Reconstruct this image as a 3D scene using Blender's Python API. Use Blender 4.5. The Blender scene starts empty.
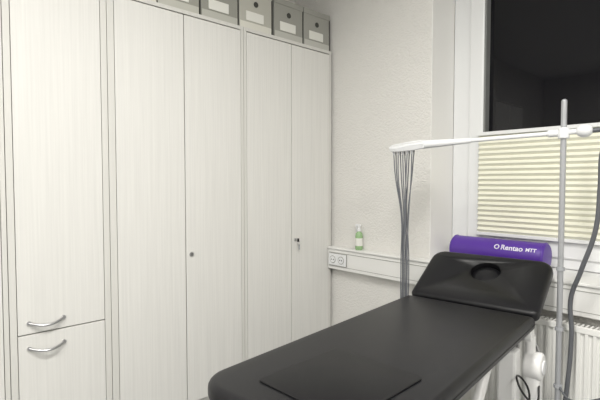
import bpy, bmesh, math, random
from mathutils import Vector, Matrix, Euler
random.seed(4)
S = bpy.context.scene
COL = S.collection

# ------------------------------------------------------------ materials
def new_mat(name, col, rough=0.5, metal=0.0, spec=0.5, bump=None, var=None, emit=None):
    m = bpy.data.materials.new(name); m.use_nodes = True
    nt = m.node_tree; b = nt.nodes['Principled BSDF']
    b.inputs['Base Color'].default_value = (*col, 1)
    b.inputs['Roughness'].default_value = rough
    b.inputs['Metallic'].default_value = metal
    b.inputs['Specular IOR Level'].default_value = spec
    tc = nt.nodes.new('ShaderNodeTexCoord')
    if var:   # (scale vec, amount, detail)
        sc, amt = var
        mp = nt.nodes.new('ShaderNodeMapping'); mp.inputs['Scale'].default_value = sc
        nt.links.new(tc.outputs['Object'], mp.inputs['Vector'])
        n = nt.nodes.new('ShaderNodeTexNoise'); n.inputs['Scale'].default_value = 1
        n.inputs['Detail'].default_value = 5; n.inputs['Roughness'].default_value = .6
        nt.links.new(mp.outputs[0], n.inputs['Vector'])
        r = nt.nodes.new('ShaderNodeValToRGB')
        r.color_ramp.elements[0].position = .32; r.color_ramp.elements[1].position = .68
        r.color_ramp.elements[0].color = (*[c*(1-amt) for c in col], 1)
        r.color_ramp.elements[1].color = (*[min(1, c*(1+amt*.6)) for c in col], 1)
        nt.links.new(n.outputs['Fac'], r.inputs['Fac'])
        nt.links.new(r.outputs['Color'], b.inputs['Base Color'])
    if bump:
        sc, st, dist = bump
        mp2 = nt.nodes.new('ShaderNodeMapping')
        mp2.inputs['Scale'].default_value = sc if hasattr(sc, '__len__') else (sc, sc, sc)
        nt.links.new(tc.outputs['Object'], mp2.inputs['Vector'])
        n2 = nt.nodes.new('ShaderNodeTexNoise'); n2.inputs['Scale'].default_value = 1
        n2.inputs['Detail'].default_value = 3
        nt.links.new(mp2.outputs[0], n2.inputs['Vector'])
        bp = nt.nodes.new('ShaderNodeBump'); bp.inputs['Strength'].default_value = st
        bp.inputs['Distance'].default_value = dist
        nt.links.new(n2.outputs['Fac'], bp.inputs['Height'])
        nt.links.new(bp.outputs['Normal'], b.inputs['Normal'])
    if emit:
        b.inputs['Emission Color'].default_value = (*emit[0], 1)
        b.inputs['Emission Strength'].default_value = emit[1]
    return m

M_door = new_mat('white_ash_laminate', (.71,.705,.675), .5, spec=.35, var=((30,95,1.8), .05), bump=((40,150,3), .08, .002))
M_edge = new_mat('cabinet_edge', (.65,.645,.61), .5, spec=.3, var=((30,55,2.2), .03))
M_dark = new_mat('shadow_gap', (.05,.05,.045), .9)
M_wall = new_mat('woodchip_wall', (.74,.73,.70), .85, spec=.2, bump=(90, .8, .008))
M_smooth = new_mat('smooth_reveal_paint', (.84,.835,.81), .8, spec=.2, bump=(60, .2, .002))
M_ceil = new_mat('ceiling_paint', (.85,.85,.83), .9)
M_floor = new_mat('grey_linoleum', (.26,.27,.28), .5, var=((9,9,9), .12))
M_frame = new_mat('pvc_window_frame', (.80,.81,.81), .35)
M_seal = new_mat('grey_rubber_seal', (.20,.205,.2), .6)
M_glass = new_mat('night_glass', (.004,.004,.006), .03, spec=.4)
M_blind = new_mat('cream_pleated_fabric', (.82,.815,.70), .8, spec=.1)
M_trunk = new_mat('trunking_plastic', (.78,.78,.76), .4)
M_line = new_mat('trunking_joint', (.35,.35,.33), .6)
M_vinyl = new_mat('black_vinyl', (.008,.008,.0095), .38, spec=.36, bump=(420, .22, .0008))
M_mat = new_mat('black_rubber_mat', (.005,.005,.006), .45, spec=.3)
M_seam = new_mat('vinyl_seam', (.006,.006,.007), .7)
M_white = new_mat('white_powder_steel', (.80,.80,.79), .35)
M_plas = new_mat('white_abs_plastic', (.78,.79,.80), .3)
M_grey = new_mat('grey_plastic', (.35,.36,.38), .4)
M_steel = new_mat('brushed_steel', (.55,.55,.56), .28, metal=1)
M_pole = new_mat('painted_pole', (.45,.46,.48), .3, metal=.5)
M_tube = new_mat('lead_tube_grey', (.14,.148,.165), .4)
M_hose = new_mat('hose_grey', (.10,.105,.115), .4)
M_purple = new_mat('purple_vinyl', (.085,.030,.29), .4)
M_print = new_mat('white_print', (.72,.70,.80), .5)
M_rad = new_mat('radiator_enamel', (.78,.78,.75), .3)
M_black = new_mat('black_plastic', (.015,.015,.016), .4)
M_bottle = new_mat('green_liquid_plastic', (.30,.47,.24), .2)
M_label = new_mat('paper_label', (.75,.75,.70), .6)

# ------------------------------------------------------------ helpers
def finish(me, name, mat, parent=None, smooth=False, mods=None):
    ob = bpy.data.objects.new(name, me); COL.objects.link(ob)
    if mat: me.materials.append(mat)
    if smooth:
        for p in me.polygons: p.use_smooth = True
    if parent: ob.parent = parent
    return ob

def empty(name, loc=(0,0,0), rz=0):
    e = bpy.data.objects.new(name, None); COL.objects.link(e)
    e.location = loc; e.rotation_euler = (0,0,rz); e.empty_display_size = .1
    return e

def bev(bm, w, seg=2):
    if w > 0:
        bmesh.ops.bevel(bm, geom=bm.edges[:], offset=w, segments=seg, affect='EDGES', profile=.5)

def box(name, x0,x1,y0,y1,z0,z1, mat, parent=None, bw=0.0, seg=2, mtx=None):
    bm = bmesh.new(); bmesh.ops.create_cube(bm, size=1)
    for v in bm.verts:
        v.co = Vector(((x0+x1)/2+v.co.x*(x1-x0), (y0+y1)/2+v.co.y*(y1-y0), (z0+z1)/2+v.co.z*(z1-z0)))
    bev(bm, bw, seg)
    if mtx: bmesh.ops.transform(bm, matrix=mtx, verts=bm.verts)
    me = bpy.data.meshes.new(name); bm.to_mesh(me); bm.free()
    return finish(me, name, mat, parent)

def rod(name, p0, p1, r, mat, parent=None, r2=None, seg=20, bw=0.0):
    p0=Vector(p0); p1=Vector(p1); d=p1-p0
    bm=bmesh.new()
    bmesh.ops.create_cone(bm, cap_ends=True, segments=seg, radius1=r, radius2=r if r2 is None else r2, depth=d.length)
    if bw>0:
        es=[e for e in bm.edges if len(e.link_faces)==2 and any(len(f.verts)>4 for f in e.link_faces)]
        bmesh.ops.bevel(bm, geom=es, offset=bw, segments=3, affect='EDGES', profile=.5)
    q=Vector((0,0,1)).rotation_difference(d.normalized())
    bmesh.ops.transform(bm, matrix=Matrix.Translation((p0+p1)/2)@q.to_matrix().to_4x4(), verts=bm.verts)
    me=bpy.data.meshes.new(name); bm.to_mesh(me); bm.free()
    ob=finish(me,name,mat,parent,smooth=True)
    try:
        me.set_sharp_from_angle(angle=math.radians(40))
    except Exception: pass
    return ob

def ball(name, c, r, mat, parent=None, sc=(1,1,1)):
    bm=bmesh.new(); bmesh.ops.create_uvsphere(bm,u_segments=24,v_segments=14,radius=r)
    for v in bm.verts: v.co=Vector((v.co.x*sc[0]+c[0],v.co.y*sc[1]+c[1],v.co.z*sc[2]+c[2]))
    me=bpy.data.meshes.new(name); bm.to_mesh(me); bm.free()
    return finish(me,name,mat,parent,smooth=True)

def tube(name, pts, r, mat, parent=None, cyc=False, res=8):
    cu=bpy.data.curves.new(name,'CURVE'); cu.dimensions='3D'; cu.bevel_depth=r; cu.bevel_resolution=3
    cu.resolution_u=res; cu.use_fill_caps=True
    sp=cu.splines.new('BEZIER'); sp.bezier_points.add(len(pts)-1)
    for b,p in zip(sp.bezier_points,pts):
        b.co=p; b.handle_left_type=b.handle_right_type='AUTO'
    sp.use_cyclic_u=cyc
    t=bpy.data.objects.new(name+'_c',cu); COL.objects.link(t)
    dg=bpy.context.evaluated_depsgraph_get()
    me=bpy.data.meshes.new_from_object(t.evaluated_get(dg)); me.name=name
    bpy.data.objects.remove(t); 
    me.materials.clear()
    return finish(me,name,mat,parent,smooth=True)

def slab(name, outline, z0, z1, mat, parent=None, bw=.01, seg=4, mtx=None):
    bm=bmesh.new()
    vs=[bm.verts.new((x,y,z0)) for x,y in outline]; f=bm.faces.new(vs)
    r=bmesh.ops.extrude_face_region(bm,geom=[f])
    for v in r['geom']:
        if isinstance(v,bmesh.types.BMVert): v.co.z=z1
    bmesh.ops.recalc_face_normals(bm,faces=bm.faces)
    es=[e for e in bm.edges if abs(e.verts[0].co.z-e.verts[1].co.z)<1e-6]
    if bw>0: bmesh.ops.bevel(bm,geom=es,offset=bw,segments=seg,affect='EDGES',profile=.5)
    if mtx: bmesh.ops.transform(bm,matrix=mtx,verts=bm.verts)
    me=bpy.data.meshes.new(name); bm.to_mesh(me); bm.free()
    ob=finish(me,name,mat,parent,smooth=True)
    try: me.set_sharp_from_angle(angle=math.radians(50))
    except Exception: pass
    return ob

def rrect(x0,x1,y0,y1,rs,n=8):
    # rs: radii for corners (x1,y1),(x0,y1),(x0,y0),(x1,y0)
    out=[]
    for (cx,cy,a0,r) in ((x1,y1,0,rs[0]),(x0,y1,90,rs[1]),(x0,y0,180,rs[2]),(x1,y0,270,rs[3])):
        sx=1 if cx==x1 else -1; sy=1 if cy==y1 else -1
        for i in range(n+1):
            a=math.radians(a0+90*i/n)
            out.append((cx-sx*r+r*math.cos(a), cy-sy*r+r*math.sin(a)))
    return out

def lathe(name, prof, c, mat, parent=None, seg=28, sx=1, sy=1):
    bm=bmesh.new(); rings=[]
    for r,z in prof:
        rings.append([bm.verts.new((c[0]+sx*r*math.cos(2*math.pi*i/seg),c[1]+sy*r*math.sin(2*math.pi*i/seg),c[2]+z)) for i in range(seg)])
    for a,b in zip(rings,rings[1:]):
        for i in range(seg): bm.faces.new((a[i],a[(i+1)%seg],b[(i+1)%seg],b[i]))
    bm.faces.new(rings[0][::-1]); bm.faces.new(rings[-1])
    me=bpy.data.meshes.new(name); bm.to_mesh(me); bm.free()
    ob=finish(me,name,mat,parent,smooth=True)
    try: me.set_sharp_from_angle(angle=math.radians(45))
    except Exception: pass
    return ob

# ------------------------------------------------------------ room
XL,XR,YB,YW,ZC = -2.81,2.4,-2.4,2.53,3.1
JX, WX1 = -1.537, 1.1         # window opening left / right
SILL, WTOP = .91, 2.95
box('floor',XL-.1,XR+.1,YB-.1,3.0,-.1,0,M_floor)
box('ceiling',XL-.1,XR+.1,YB-.1,3.0,ZC,ZC+.1,M_ceil)
box('wall_left',XL-.1,XL,YB-.1,3.0,0,ZC,M_wall)
box('wall_right',XR,XR+.1,YB-.1,3.0,0,ZC,M_wall)
box('wall_back',XL,XR,YB-.1,YB,0,ZC,M_wall)
box('wall_window_pier',XL,JX,YW,3.0,0,ZC,M_wall)
box('wall_window_side',WX1,XR,YW,3.0,0,ZC,M_wall)
box('wall_window_parapet',JX,WX1,YW,3.0,0,SILL-.03,M_wall)
box('wall_window_lintel',JX,WX1,YW,3.0,WTOP,ZC,M_wall)
box('trim_reveal',JX,JX+.004,YW+.001,2.80,SILL,WTOP,M_smooth)
box('baseboard_right',XR-.015,XR,YB,YW,0,.07,M_trunk)

# window
W=empty('window_1')
fy0,fy1=2.80,2.87
def frame(nm,x0,x1,z0,z1,w,y0,y1,b=.006):
    box(nm+'_l',x0,x0+w,y0,y1,z0,z1,M_frame,W,b)
    box(nm+'_r',x1-w,x1,y0,y1,z0,z1,M_frame,W,b)
    box(nm+'_t',x0+w-.003,x1-w+.003,y0+.001,y1,z1-w,z1,M_frame,W,b)
    box(nm+'_b',x0+w-.003,x1-w+.003,y0+.001,y1,z0,z0+w,M_frame,W,b)
x0=JX+.004
frame('outer_frame',x0,WX1,SILL,WTOP,.13,2.80,2.90)
frame('sash_frame',x0+.115,-.05,SILL+.06,WTOP-.08,.095,2.785,2.86,.008)
frame('sash_frame_2',-.045,WX1-.1,SILL+.06,WTOP-.08,.095,2.785,2.86,.008)
gx0=x0+.115+.095
box('glass_seal',gx0-.001,gx0+.012,2.792,2.85,SILL+.15,WTOP-.17,M_seal,W)
box('glass_pane',gx0,WX1-.19,2.845,2.853,SILL+.14,WTOP-.16,M_glass,W)
box('night_backing',JX,WX1,2.93,2.95,SILL,WTOP,M_glass,W)

# pleated blind
B=empty('pleated_blind')
bx0,bx1=gx0-.02,-.07
box('head_rail',bx0,bx1,2.755,2.783,1.69,1.712,M_frame,B,.003)
zt,zb,n=1.69,1.085,19
bm=bmesh.new(); prev=None
for i in range(2*n+1):
    z=zt-(zt-zb)*i/(2*n); y=2.760 if i%2 else 2.777
    cur=(bm.verts.new((bx0+.004,y,z)),bm.verts.new((bx1-.004,y,z)))
    if prev: bm.faces.new((prev[0],prev[1],cur[1],cur[0]))
    prev=cur
me=bpy.data.meshes.new('pleats'); bm.to_mesh(me); bm.free(); finish(me,'pleats',M_blind,B)
box('bottom_rail',bx0,bx1,2.757,2.783,1.066,1.086,M_frame,B,.003)

# sill + cable trunking + sockets
box('trim_windowsill',JX,WX1,YW-.0,2.80,SILL-.03,SILL,M_trunk,None,.003)
T=empty('cable_trunking')
ty=2.47
box('trunk_body',-2.37,XR-.02,ty,YW-.001,.745,.895,M_trunk,T,.003)
box('ledge',-2.37,XR-.02,ty-.010,YW-.001,.896,.911,M_trunk,T,.004)
box('joint_top',-2.36,XR-.03,ty-.0015,ty,.868,.872,M_line,T)
box('joint_bottom',-2.36,XR-.03,ty-.0015,ty,.768,.771,M_line,T)
K=empty('power_socket')
box('gasket',-2.353,-2.177,ty-.006,ty-.002,.775,.867,M_line,K,.001)
box('plate',-2.350,-2.180,ty-.015,ty-.006,.778,.864,M_plas,K,.003)
for k in range(2):
    cx=-2.306+k*.082
    rod('cup_%d'%k,(cx,ty-.0165,.821),(cx,ty-.014,.821),.029,M_line,K)
    rod('cup_in_%d'%k,(cx,ty-.018,.821),(cx,ty-.0164,.821),.024,M_plas,K)
    for s in (-1,1): rod('pin_%d_%d'%(k,s),(cx+s*.0095,ty-.0188,.821),(cx+s*.0095,ty-.0178,.821),.0045,M_black,K)

# bottle
bb=empty('spray_bottle'); c=(-2.09,2.50,.912)
lathe('body',[(.024,0),(.027,.004),(.027,.10),(.024,.118),(.012,.13),(.011,.136)],c,M_bottle,bb)
lathe('label',[(.0275,.03),(.0275,.085)],c,M_label,bb)
lathe('collar',[(.014,.134),(.014,.152),(.008,.155),(.008,.168)],c,M_plas,bb)
box('nozzle',c[0]-.03,c[0]+.012,c[1]-.008,c[1]+.008,c[2]+.166,c[2]+.184,M_plas,bb,.004)
box('trigger',c[0]-.026,c[0]-.020,c[1]-.005,c[1]+.005,c[2]+.135,c[2]+.168,M_plas,bb,.002)

# ------------------------------------------------------------ cabinets
CF,CB=-2.375,-2.795
TOPZ=2.385
def cabinet(name,y0,y1,doors,wl=.02,wr=.02,splits=None,z1=TOPZ):
    E=empty(name)
    box('side_l',CB,CF,y0,y0+wl,0,z1,M_edge,E,.001)
    box('side_r',CB,CF,y1-wr,y1,0,z1,M_edge,E,.001)
    box('top_board',CB,CF-.0005,y0+wl,y1-wr,z1-.022,z1,M_edge,E,.001)
    box('plinth',CB,CF-.03,y0+wl,y1-wr,0,.08,M_edge,E)
    box('back_panel',CB,CB+.01,y0+wl,y1-wr,.08,z1-.022,M_edge,E)
    box('inner',CB+.02,CF-.024,y0+wl,y1-wr,.08,z1-.023,M_dark,E)
    g=.0028
    ys=[y0+wl+(y1-wr-y0-wl)*i/doors for i in range(doors+1)]
    zs=[.085]+(splits or [])+[z1-.026]
    for i in range(doors):
        for j in range(len(zs)-1):
            box('door_%d_%d'%(i,j),CF-.020,CF+.001,ys[i]+g,ys[i+1]-g,zs[j]+g,zs[j+1]-g,M_door,E,.0015)
    return E,ys
def bow_handle(E,y,z,nm):
    pts=[]
    L=.074
    for i in range(9):
        t=-1+2*i/8
        pts.append((CF+.006+.028*(1-t*t), y+L*t, z-.016*(1-t*t)))
    tube(nm,pts,.0062,M_steel,E)
    for s in (-1,1): rod(nm+'_foot',(CF+.0,y+s*L,z),(CF+.010,y+s*L,z),.009,M_steel,E)
def lock(E,y,z,key=False):
    rod('lock',(CF+.001,y,z),(CF+.007,y,z),.013,M_steel,E)
    rod('lock_core',(CF+.007,y,z),(CF+.009,y,z),.007,M_seal,E)
    if key:
        rod('key_shaft',(CF+.008,y,z),(CF+.028,y,z),.003,M_steel,E)
        box('key_bow',CF+.024,CF+.042,y-.003,y+.003,z-.014,z+.012,M_black,E,.002)
        tube('key_ring',[(CF+.036,y+.012*math.cos(a),z-.024+.013*math.sin(a)) for a in [i*math.pi/4 for i in range(8)]],.0016,M_steel,E,cyc=True)
        box('spare_key',CF+.031,CF+.034,y+.004,y+.016,z-.07,z-.03,M_grey,E,.001)
E1,_=cabinet('tall_cupboard',-.44,.393,2)
bow_handle(E1,.27,.745,'handle_up')
E2,ys=cabinet('tall_cupboard',.396,.846,1,wl=.028,wr=.03,splits=[.69])
bow_handle(E2,.545,.745,'handle_up'); bow_handle(E2,.545,.625,'handle_low')
E3,ys=cabinet('wardrobe_cabinet',.849,1.695,2,wl=.034)
lock(E3,ys[1]+.035,.975)
E4,ys=cabinet('wardrobe_cabinet',1.698,2.506,2)
lock(E4,ys[1]+.035,.99,True)

# archive boxes on top
cols=[(.62,.60,.54),(.57,.55,.48),(.47,.45,.39),(.33,.33,.29),(.31,.31,.275),(.46,.455,.405),(.32,.32,.29),(.34,.34,.31)]
yb=[.30,.585,.865,1.13,1.405,1.68,1.965,2.24]
for i,(y,cc) in enumerate(zip(yb,cols)):
    E=empty('archive_box')
    m=new_mat('box_card_%d'%i,cc,.7,spec=.2)
    m2=new_mat('box_band_%d'%i,[min(.7,v*1.3+.08) for v in cc],.7,spec=.2)
    w=.262; xf=CF-.02; z=TOPZ+.001; h=.265
    box('carton',xf-.34,xf,y,y+w,z,z+h,m,E,.003)
    box('lid',xf-.345,xf+.004,y-.003,y+w+.003,z+h-.035,z+h+.003,m,E,.002)
    box('front_band',xf,xf+.003,y+.004,y+w-.004,z+.002,z+.045,m2,E)
    box('label',xf+.001,xf+.004,y+.05,y+w-.07,z+.055,z+.115,M_label,E)
    rod('finger_hole',(xf,y+w/2,z+.17),(xf+.003,y+w/2,z+.17),.018,M_dark,E)
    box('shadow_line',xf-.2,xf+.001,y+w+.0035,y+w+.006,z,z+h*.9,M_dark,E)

# ------------------------------------------------------------ radiator
R=empty('panel_radiator')
ry0,ry1=2.37,2.43
rx0,rx1,rz0,rz1=-1.16,.25,.14,.725
bm=bmesh.new()
n=int((rx1-rx0)/.0333); prev=None
prof=[(0,0),(.35,0),(.5,.010),(.85,.010),(1,0)]
for i in range(n):
    for t,d in prof[:-1]:
        x=rx0+(rx1-rx0)*(i+t)/n; y=ry0+d
        cur=(bm.verts.new((x,y,rz0+.03)),bm.verts.new((x,y,rz1-.03)))
        if prev: bm.faces.new((prev[0],cur[0],cur[1],prev[1]))
        prev=cur
me=bpy.data.meshes.new('fluted_front'); bm.to_mesh(me); bm.free(); finish(me,'fluted_front',M_rad,R)
box('front_core',rx0,rx1,ry0+.012,ry1-.02,rz0+.01,rz1-.012,M_rad,R,.003)
box('edge_top',rx0,rx1,ry0-.002,ry0+.012,rz1-.032,rz1-.002,M_rad,R,.003)
box('edge_bottom',rx0,rx1,ry0-.002,ry0+.012,rz0,rz0+.032,M_rad,R,.003)
box('side_l',rx0-.008,rx0,ry0,ry1+.01,rz0,rz1,M_rad,R,.002)
box('side_r',rx1,rx1+.008,ry0,ry1+.01,rz0,rz1,M_rad,R,.002)
for i in range(int((rx1-rx0)/.02)):
    x=rx0+.01+i*.02
    box('grille_%d'%i,x,x+.009,ry0+.014,ry1+.008,rz1-.012,rz1-.004,M_rad,R)
for x in (rx0+.25,rx1-.25):
    box('wall_bracket',x-.02,x+.02,ry1-.02,YW-.002,rz0+.1,rz0+.16,M_rad,R)
rod('valve_pipe',(rx0+.04,ry1-.03,.0),(rx0+.04,ry1-.03,rz0+.02),.009,M_rad,R)
rod('return_pipe',(rx1-.04,ry1-.03,.0),(rx1-.04,ry1-.03,rz0+.02),.009,M_rad,R)

# ------------------------------------------------------------ bolster on the sill
L=empty('bolster_pillow')
br=.078; by=2.625; bz=SILL+.002+br; bx0,bx1=-1.415,-.875
rod('roll',(bx0,by,bz),(bx1,by,bz),br,M_purple,L,seg=48,bw=.012)
tube('piping_l',[(bx0+.012,by+br*math.cos(a),bz+br*math.sin(a)) for a in [i*math.pi/6 for i in range(12)]],.003,M_purple,L,cyc=True)
tube('piping_r',[(bx1-.012,by+br*math.cos(a),bz+br*math.sin(a)) for a in [i*math.pi/6 for i in range(12)]],.003,M_purple,L,cyc=True)
def wrap_text(s,size,xs,ang0):
    cu=bpy.data.curves.new('t','FONT'); cu.body=s; cu.size=size; cu.offset=.0008
    t=bpy.data.objects.new('t',cu); COL.objects.link(t)
    dg=bpy.context.evaluated_depsgraph_get()
    me=bpy.data.meshes.new_from_object(t.evaluated_get(dg)); bpy.data.objects.remove(t)
    for v in me.vertices:
        a=ang0+v.co.y/br
        v.co=Vector((xs+v.co.x, by-(br+.0012)*math.cos(a), bz+(br+.0012)*math.sin(a)))
    me.materials.clear()
    return finish(me,'print_'+s.lower(),M_print,L)
wrap_text('Rentao',.042,-1.10,math.radians(22))
wrap_text('MTT',.028,-.965,math.radians(24))
a0=math.radians(32)
pts=[]
for i in range(12):
    q=i*math.pi/6; a=a0+.012*math.sin(q)/br
    pts.append((-1.122+.012*math.cos(q),by-(br+.001)*math.cos(a),bz+(br+.001)*math.sin(a)))
tube('print_ring',pts,.003,M_print,L,cyc=True)

# ------------------------------------------------------------ treatment table
H=.80
TB=empty('treatment_table',(-1.06,2.09,0),math.radians(6.5))
hw=.315; LN=1.39; th=.06
slab('main_cushion',rrect(-hw,hw,-LN,-.006,(.03,.03,.11,.11)),H-th,H,M_vinyl,TB,.022,5)
# headrest
tilt=math.radians(31)
Hm=Matrix.Translation((0,.004,H-.0))@Matrix.Rotation(tilt,4,'X')
hr=slab('head_cushion',rrect(-hw,hw,.006,.395,(.07,.07,.03,.03)),-th,0,M_vinyl,TB,.022,5,mtx=Hm)
HY=.25
bm=bmesh.new(); bmesh.ops.create_cone(bm,cap_ends=True,segments=48,radius1=1,radius2=1,depth=.2)
for v in bm.verts: v.co=Vector((v.co.x*.076+.015, v.co.y*.072+HY, v.co.z))
bmesh.ops.transform(bm,matrix=Hm,verts=bm.verts)
me=bpy.data.meshes.new('cut'); bm.to_mesh(me); bm.free()
cut=bpy.data.objects.new('cut',me); COL.objects.link(cut); cut.parent=TB
bpy.context.view_layer.update()
md=hr.modifiers.new('b','BOOLEAN'); md.object=cut; md.operation='DIFFERENCE'; md.solver='EXACT'
dg=bpy.context.evaluated_depsgraph_get()
nm=bpy.data.meshes.new_from_object(hr.evaluated_get(dg)); hr.modifiers.clear(); hr.data=nm
bpy.data.objects.remove(cut)
# padded oval plug sunk in the hole
pl=ball('hole_plug',(0,0,0),1,M_vinyl,TB)
for v in pl.data.vertices: v.co=Hm@Vector((.015+v.co.x*.0755,HY+v.co.y*.0715,-.036+v.co.z*.024))
# seams
tube('seam_l',[(-hw-.0005,y,H-.03) for y in (-LN+.12,-.7,-.03)],.0015,M_seam,TB)
tube('seam_r',[(hw+.0005,y,H-.03) for y in (-LN+.12,-.7,-.03)],.0015,M_seam,TB)
# boards and steel frame
box('board_main',-hw+.03,hw-.03,-LN+.05,-.02,H-th-.015,H-th,M_black,TB)
box('board_head',-hw+.03,hw-.03,.03,.37,-th-.013,-th,M_black,TB,mtx=Hm)
for s in (-1,1):
    box('rail_%d'%s,s*.235-.02,s*.235+.02,-LN+.1,-.03,H-th-.055,H-th-.015,M_black,TB,.004)
    box('head_rail_%d'%s,s*.2-.012,s*.2+.012,-.0,.33,-th-.04,-th-.013,M_white,TB,.003,mtx=Hm)
for y in (-LN+.12,-.72,-.06):
    box('cross_%d'%int(-y*100),-.215,.215,y-.02,y+.02,H-th-.053,H-th-.017,M_white,TB,.004)
# base frame
for s in (-1,1):
    box('base_rail_%d'%s,s*.25-.025,s*.25+.025,-LN+.18,-.08,.06,.11,M_white,TB,.005)
    for y in (-LN+.24,-.14):
        rod('wheel',(s*.25-.016,y,.03),(s*.25+.016,y,.03),.03,M_black,TB,bw=.004)
    # scissor arms
    rod('lift_arm_a_%d'%s,(s*.19,-.18,.12),(s*.19,-.78,H-th-.06),.022,M_white,TB)
    rod('lift_arm_b_%d'%s,(s*.16,-.18-.42,.12),(s*.16,-.10,H-th-.06),.022,M_white,TB)
for y in (-LN+.2,-.10,-.75):
    box('base_cross',-.225,.225,y-.02,y+.02,.062,.108,M_white,TB,.005)
rod('motor',(-.0,-.62,.17),(0,-.30,.45),.03,M_grey,TB,bw=.006)
rod('motor_ram',(0,-.30,.45),(0,-.12,.61),.014,M_steel,TB)
# head-end upright housing, hinge and gas spring
box('head_post_l',-.265,-.185,-.13,-.05,.11,.66,M_white,TB,.012)
box('head_post',.185,.265,-.13,-.05,.11,.66,M_white,TB,.012)
for s in (-1,1):
    rod('hinge_%d'%s,(s*.27,.0,H-th-.03),(s*.300,.0,H-th-.03),.032,M_white,TB,bw=.004)
    rod('gas_spring_%d'%s,(s*.225,.01,.48),(s*.20,.20,.80-.0),.009,M_steel,TB)
    rod('gas_body_%d'%s,(s*.235,-.06,.40),(s*.2165,.065,.57),.016,M_white,TB)
tube('release_lever',[(.24,.02,.68),(.29,.06,.66),(.31,.07,.60),(.31,.06,.52)],.007,M_steel,TB)
# round white actuator housing with cable
rod('actuator_disc',(.270,.0,.575),(.345,.0,.575),.062,M_white,TB,bw=.014,seg=36)
rod('actuator_cap',(.345,.0,.575),(.351,.0,.575),.032,M_plas,TB,bw=.002,seg=32)
box('actuator_column',.272,.338,-.045,.045,.16,.57,M_white,TB,.02,4)
rod('actuator_arm',(.290,.0,.58),(.290,.0,H-th-.03),.022,M_white,TB)
tube('actuator_cable',[(.335,-.03,.50),(.345,-.10,.46),(.31,-.19,.52),(.28,-.17,.57),(.31,-.08,.47),(.30,-.17,.38),(.26,-.2,.13)],.0045,M_black,TB)

# foot mat
fm=empty('foot_mat',(-.905,1.0,0),math.radians(2))
slab('pad',rrect(-.175,.175,-.185,.185,(.02,)*4),H+.0005,H+.0045,M_mat,fm,.0015,2)

# ------------------------------------------------------------ electrode arm stand
A=empty('electrode_arm_stand')
px,py=-.704,2.280
rod('pole',(px,py,.07),(px,py,1.765),.0125,M_pole,A)
ball('pole_cap',(px,py,1.765),.0125,M_pole,A)
for i in range(5):
    a=math.radians(72*i+20)
    tx,tyy=px+.07*math.cos(a),py+.07*math.sin(a)
    rod('foot_%d'%i,(px,py,.07),(tx,tyy,.045),.014,M_white,A)
    rod('caster_%d'%i,(tx-.008,tyy,.02),(tx+.008,tyy,.02),.02,M_black,A)
az=1.625
Aend=Vector((-1.54,2.13,1.598)); Ast=Vector((px,py,az)); d=(Aend-Ast).normalized()
rod('clamp',(px,py,az-.028),(px,py,az+.022),.024,M_plas,A,bw=.005)
rod('clamp_screw',Ast+d*.02,Ast+d*.065,.017,M_plas,A,bw=.004)
rod('arm_rod',Ast,Ast+d*.70,.0105,M_plas,A)
rod('arm_sleeve',Ast+d*.41,Ast+d*.67,.013,M_plas,A,r2=.024,bw=.002)
rod('arm_rear',Ast,Ast-d*.09,.012,M_plas,A)
ball('counter_knob',Ast-d*.080,.031,M_plas,A,(1.1,1,.95))
# distributor head (tapered wedge)
hub=Ast+d*.77
q=Vector((1,0,0)).rotation_difference(d)
bm=bmesh.new()
outl=[(-.12,.026),(-.05,.034),(.04,.038),(.085,.028),(.098,.0),(.085,-.028),(.04,-.038),(-.05,-.034),(-.12,-.026)]
vs=[bm.verts.new((x,y,-.022+(.006 if x<-.1 else 0))) for x,y in outl]; f=bm.faces.new(vs)
r=bmesh.ops.extrude_face_region(bm,geom=[f])
for v in r['geom']:
    if isinstance(v,bmesh.types.BMVert): v.co.z=.020 if v.co.x<.03 else .008
bmesh.ops.recalc_face_normals(bm,faces=bm.faces)
bmesh.ops.bevel(bm,geom=bm.edges[:],offset=.006,segments=3,affect='EDGES')
bmesh.ops.transform(bm,matrix=Matrix.Translation(hub)@q.to_matrix().to_4x4(),verts=bm.verts)
me=bpy.data.meshes.new('hub'); bm.to_mesh(me); bm.free(); finish(me,'distributor_head',M_plas,A,smooth=False)
side=d.cross(Vector((0,0,1))).normalized()
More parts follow.
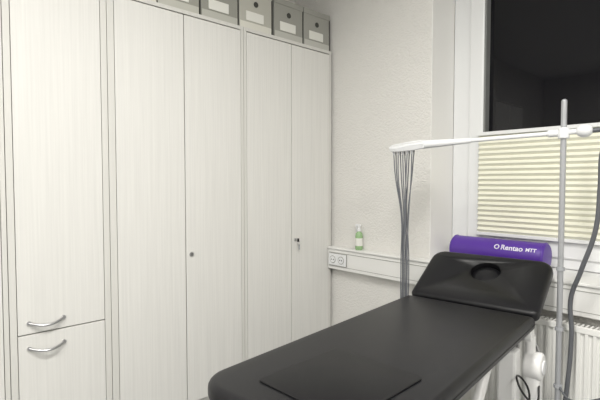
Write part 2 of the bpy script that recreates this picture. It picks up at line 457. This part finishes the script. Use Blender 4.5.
for i in range(10):
    row=i//5; t=-.045+.027*(i%5); sgn=-.014 if row else .014
    p=hub+d*t+side*sgn
    p0=p+Vector((0,0,-.018))
    rod('ferrule_%d'%i,p0,p0-Vector((0,0,.03)),.006,M_grey,A,r2=.004)
    tgt=hub+d*(-.005+.35*t)+side*(sgn*.6+random.uniform(-.006,.006))
    jx=random.uniform(-.006,.006)
    zend=.60+random.uniform(0,.08)
    tube('lead_%d'%i,[p0-Vector((0,0,.02)),(p.x*.75+tgt.x*.25+jx,p.y,1.44),(tgt.x+jx,tgt.y,1.2),(tgt.x-jx,tgt.y,.95),(tgt.x,tgt.y,zend)],.0033,M_tube,A)
    rod('electrode_%d'%i,(tgt.x,tgt.y,zend),(tgt.x,tgt.y,zend-.05),.006,M_grey,A,r2=.016)
# main hose
kn=Ast-d*.10
tube('hose',[kn,(kn.x+.07,kn.y,az-.01),(px+.155,py-.01,1.53),(px+.148,py,1.38),(px+.135,py+.0,1.19),(px+.08,py+.01,1.0),(px+.035,py+.035,.86),(px+.04,py+.04,.70),(px+.03,py+.03,.45),(px+.0,py+.02,.14)],.0105,M_hose,A,res=16)
for z in (1.0,.72,.45): rod('hose_clip',(px,py,z-.008),(px,py,z+.008),.018,M_grey,A)
tube('signal_cable',[(px+.01,py-.01,.45),(px+.06,py-.04,.42),(px+.2,py-.05,.48),(px+.4,py-.05,.60)],.005,M_hose,A)

# ------------------------------------------------------------ lights
def lamp(nm,x,y,w,l,power):
    E=empty(nm,(x,y,0))
    box('housing',-w/2-.03,w/2+.03,-l/2-.03,l/2+.03,ZC-.07,ZC-.002,M_plas,E,.005)
    li=bpy.data.lights.new(nm+'_light','AREA'); li.shape='RECTANGLE'; li.size=w; li.size_y=l
    li.energy=power; li.color=(1,.975,.935)
    o=bpy.data.objects.new('tube_light',li); COL.objects.link(o); o.parent=E; o.location=(0,0,ZC-.08)
lamp('ceiling_lamp',-.55,.45,.30,1.3,66)
lamp('ceiling_lamp',1.2,.45,.30,1.3,66)
lamp('ceiling_lamp',-.55,-1.5,.30,1.3,42)
w=bpy.data.worlds.new('night'); S.world=w; w.use_nodes=True
w.node_tree.nodes['Background'].inputs[0].default_value=(.01,.012,.02,1)
w.node_tree.nodes['Background'].inputs[1].default_value=.3

# ------------------------------------------------------------ camera
cam=bpy.data.cameras.new('camera'); co=bpy.data.objects.new('camera',cam); COL.objects.link(co)
co.location=(0,0,1.4); co.rotation_euler=(math.radians(90-2.29),0,math.radians(47.4))
cam.sensor_width=36; cam.lens=27; cam.clip_start=.02
S.camera=co
S.view_settings.view_transform='Standard'
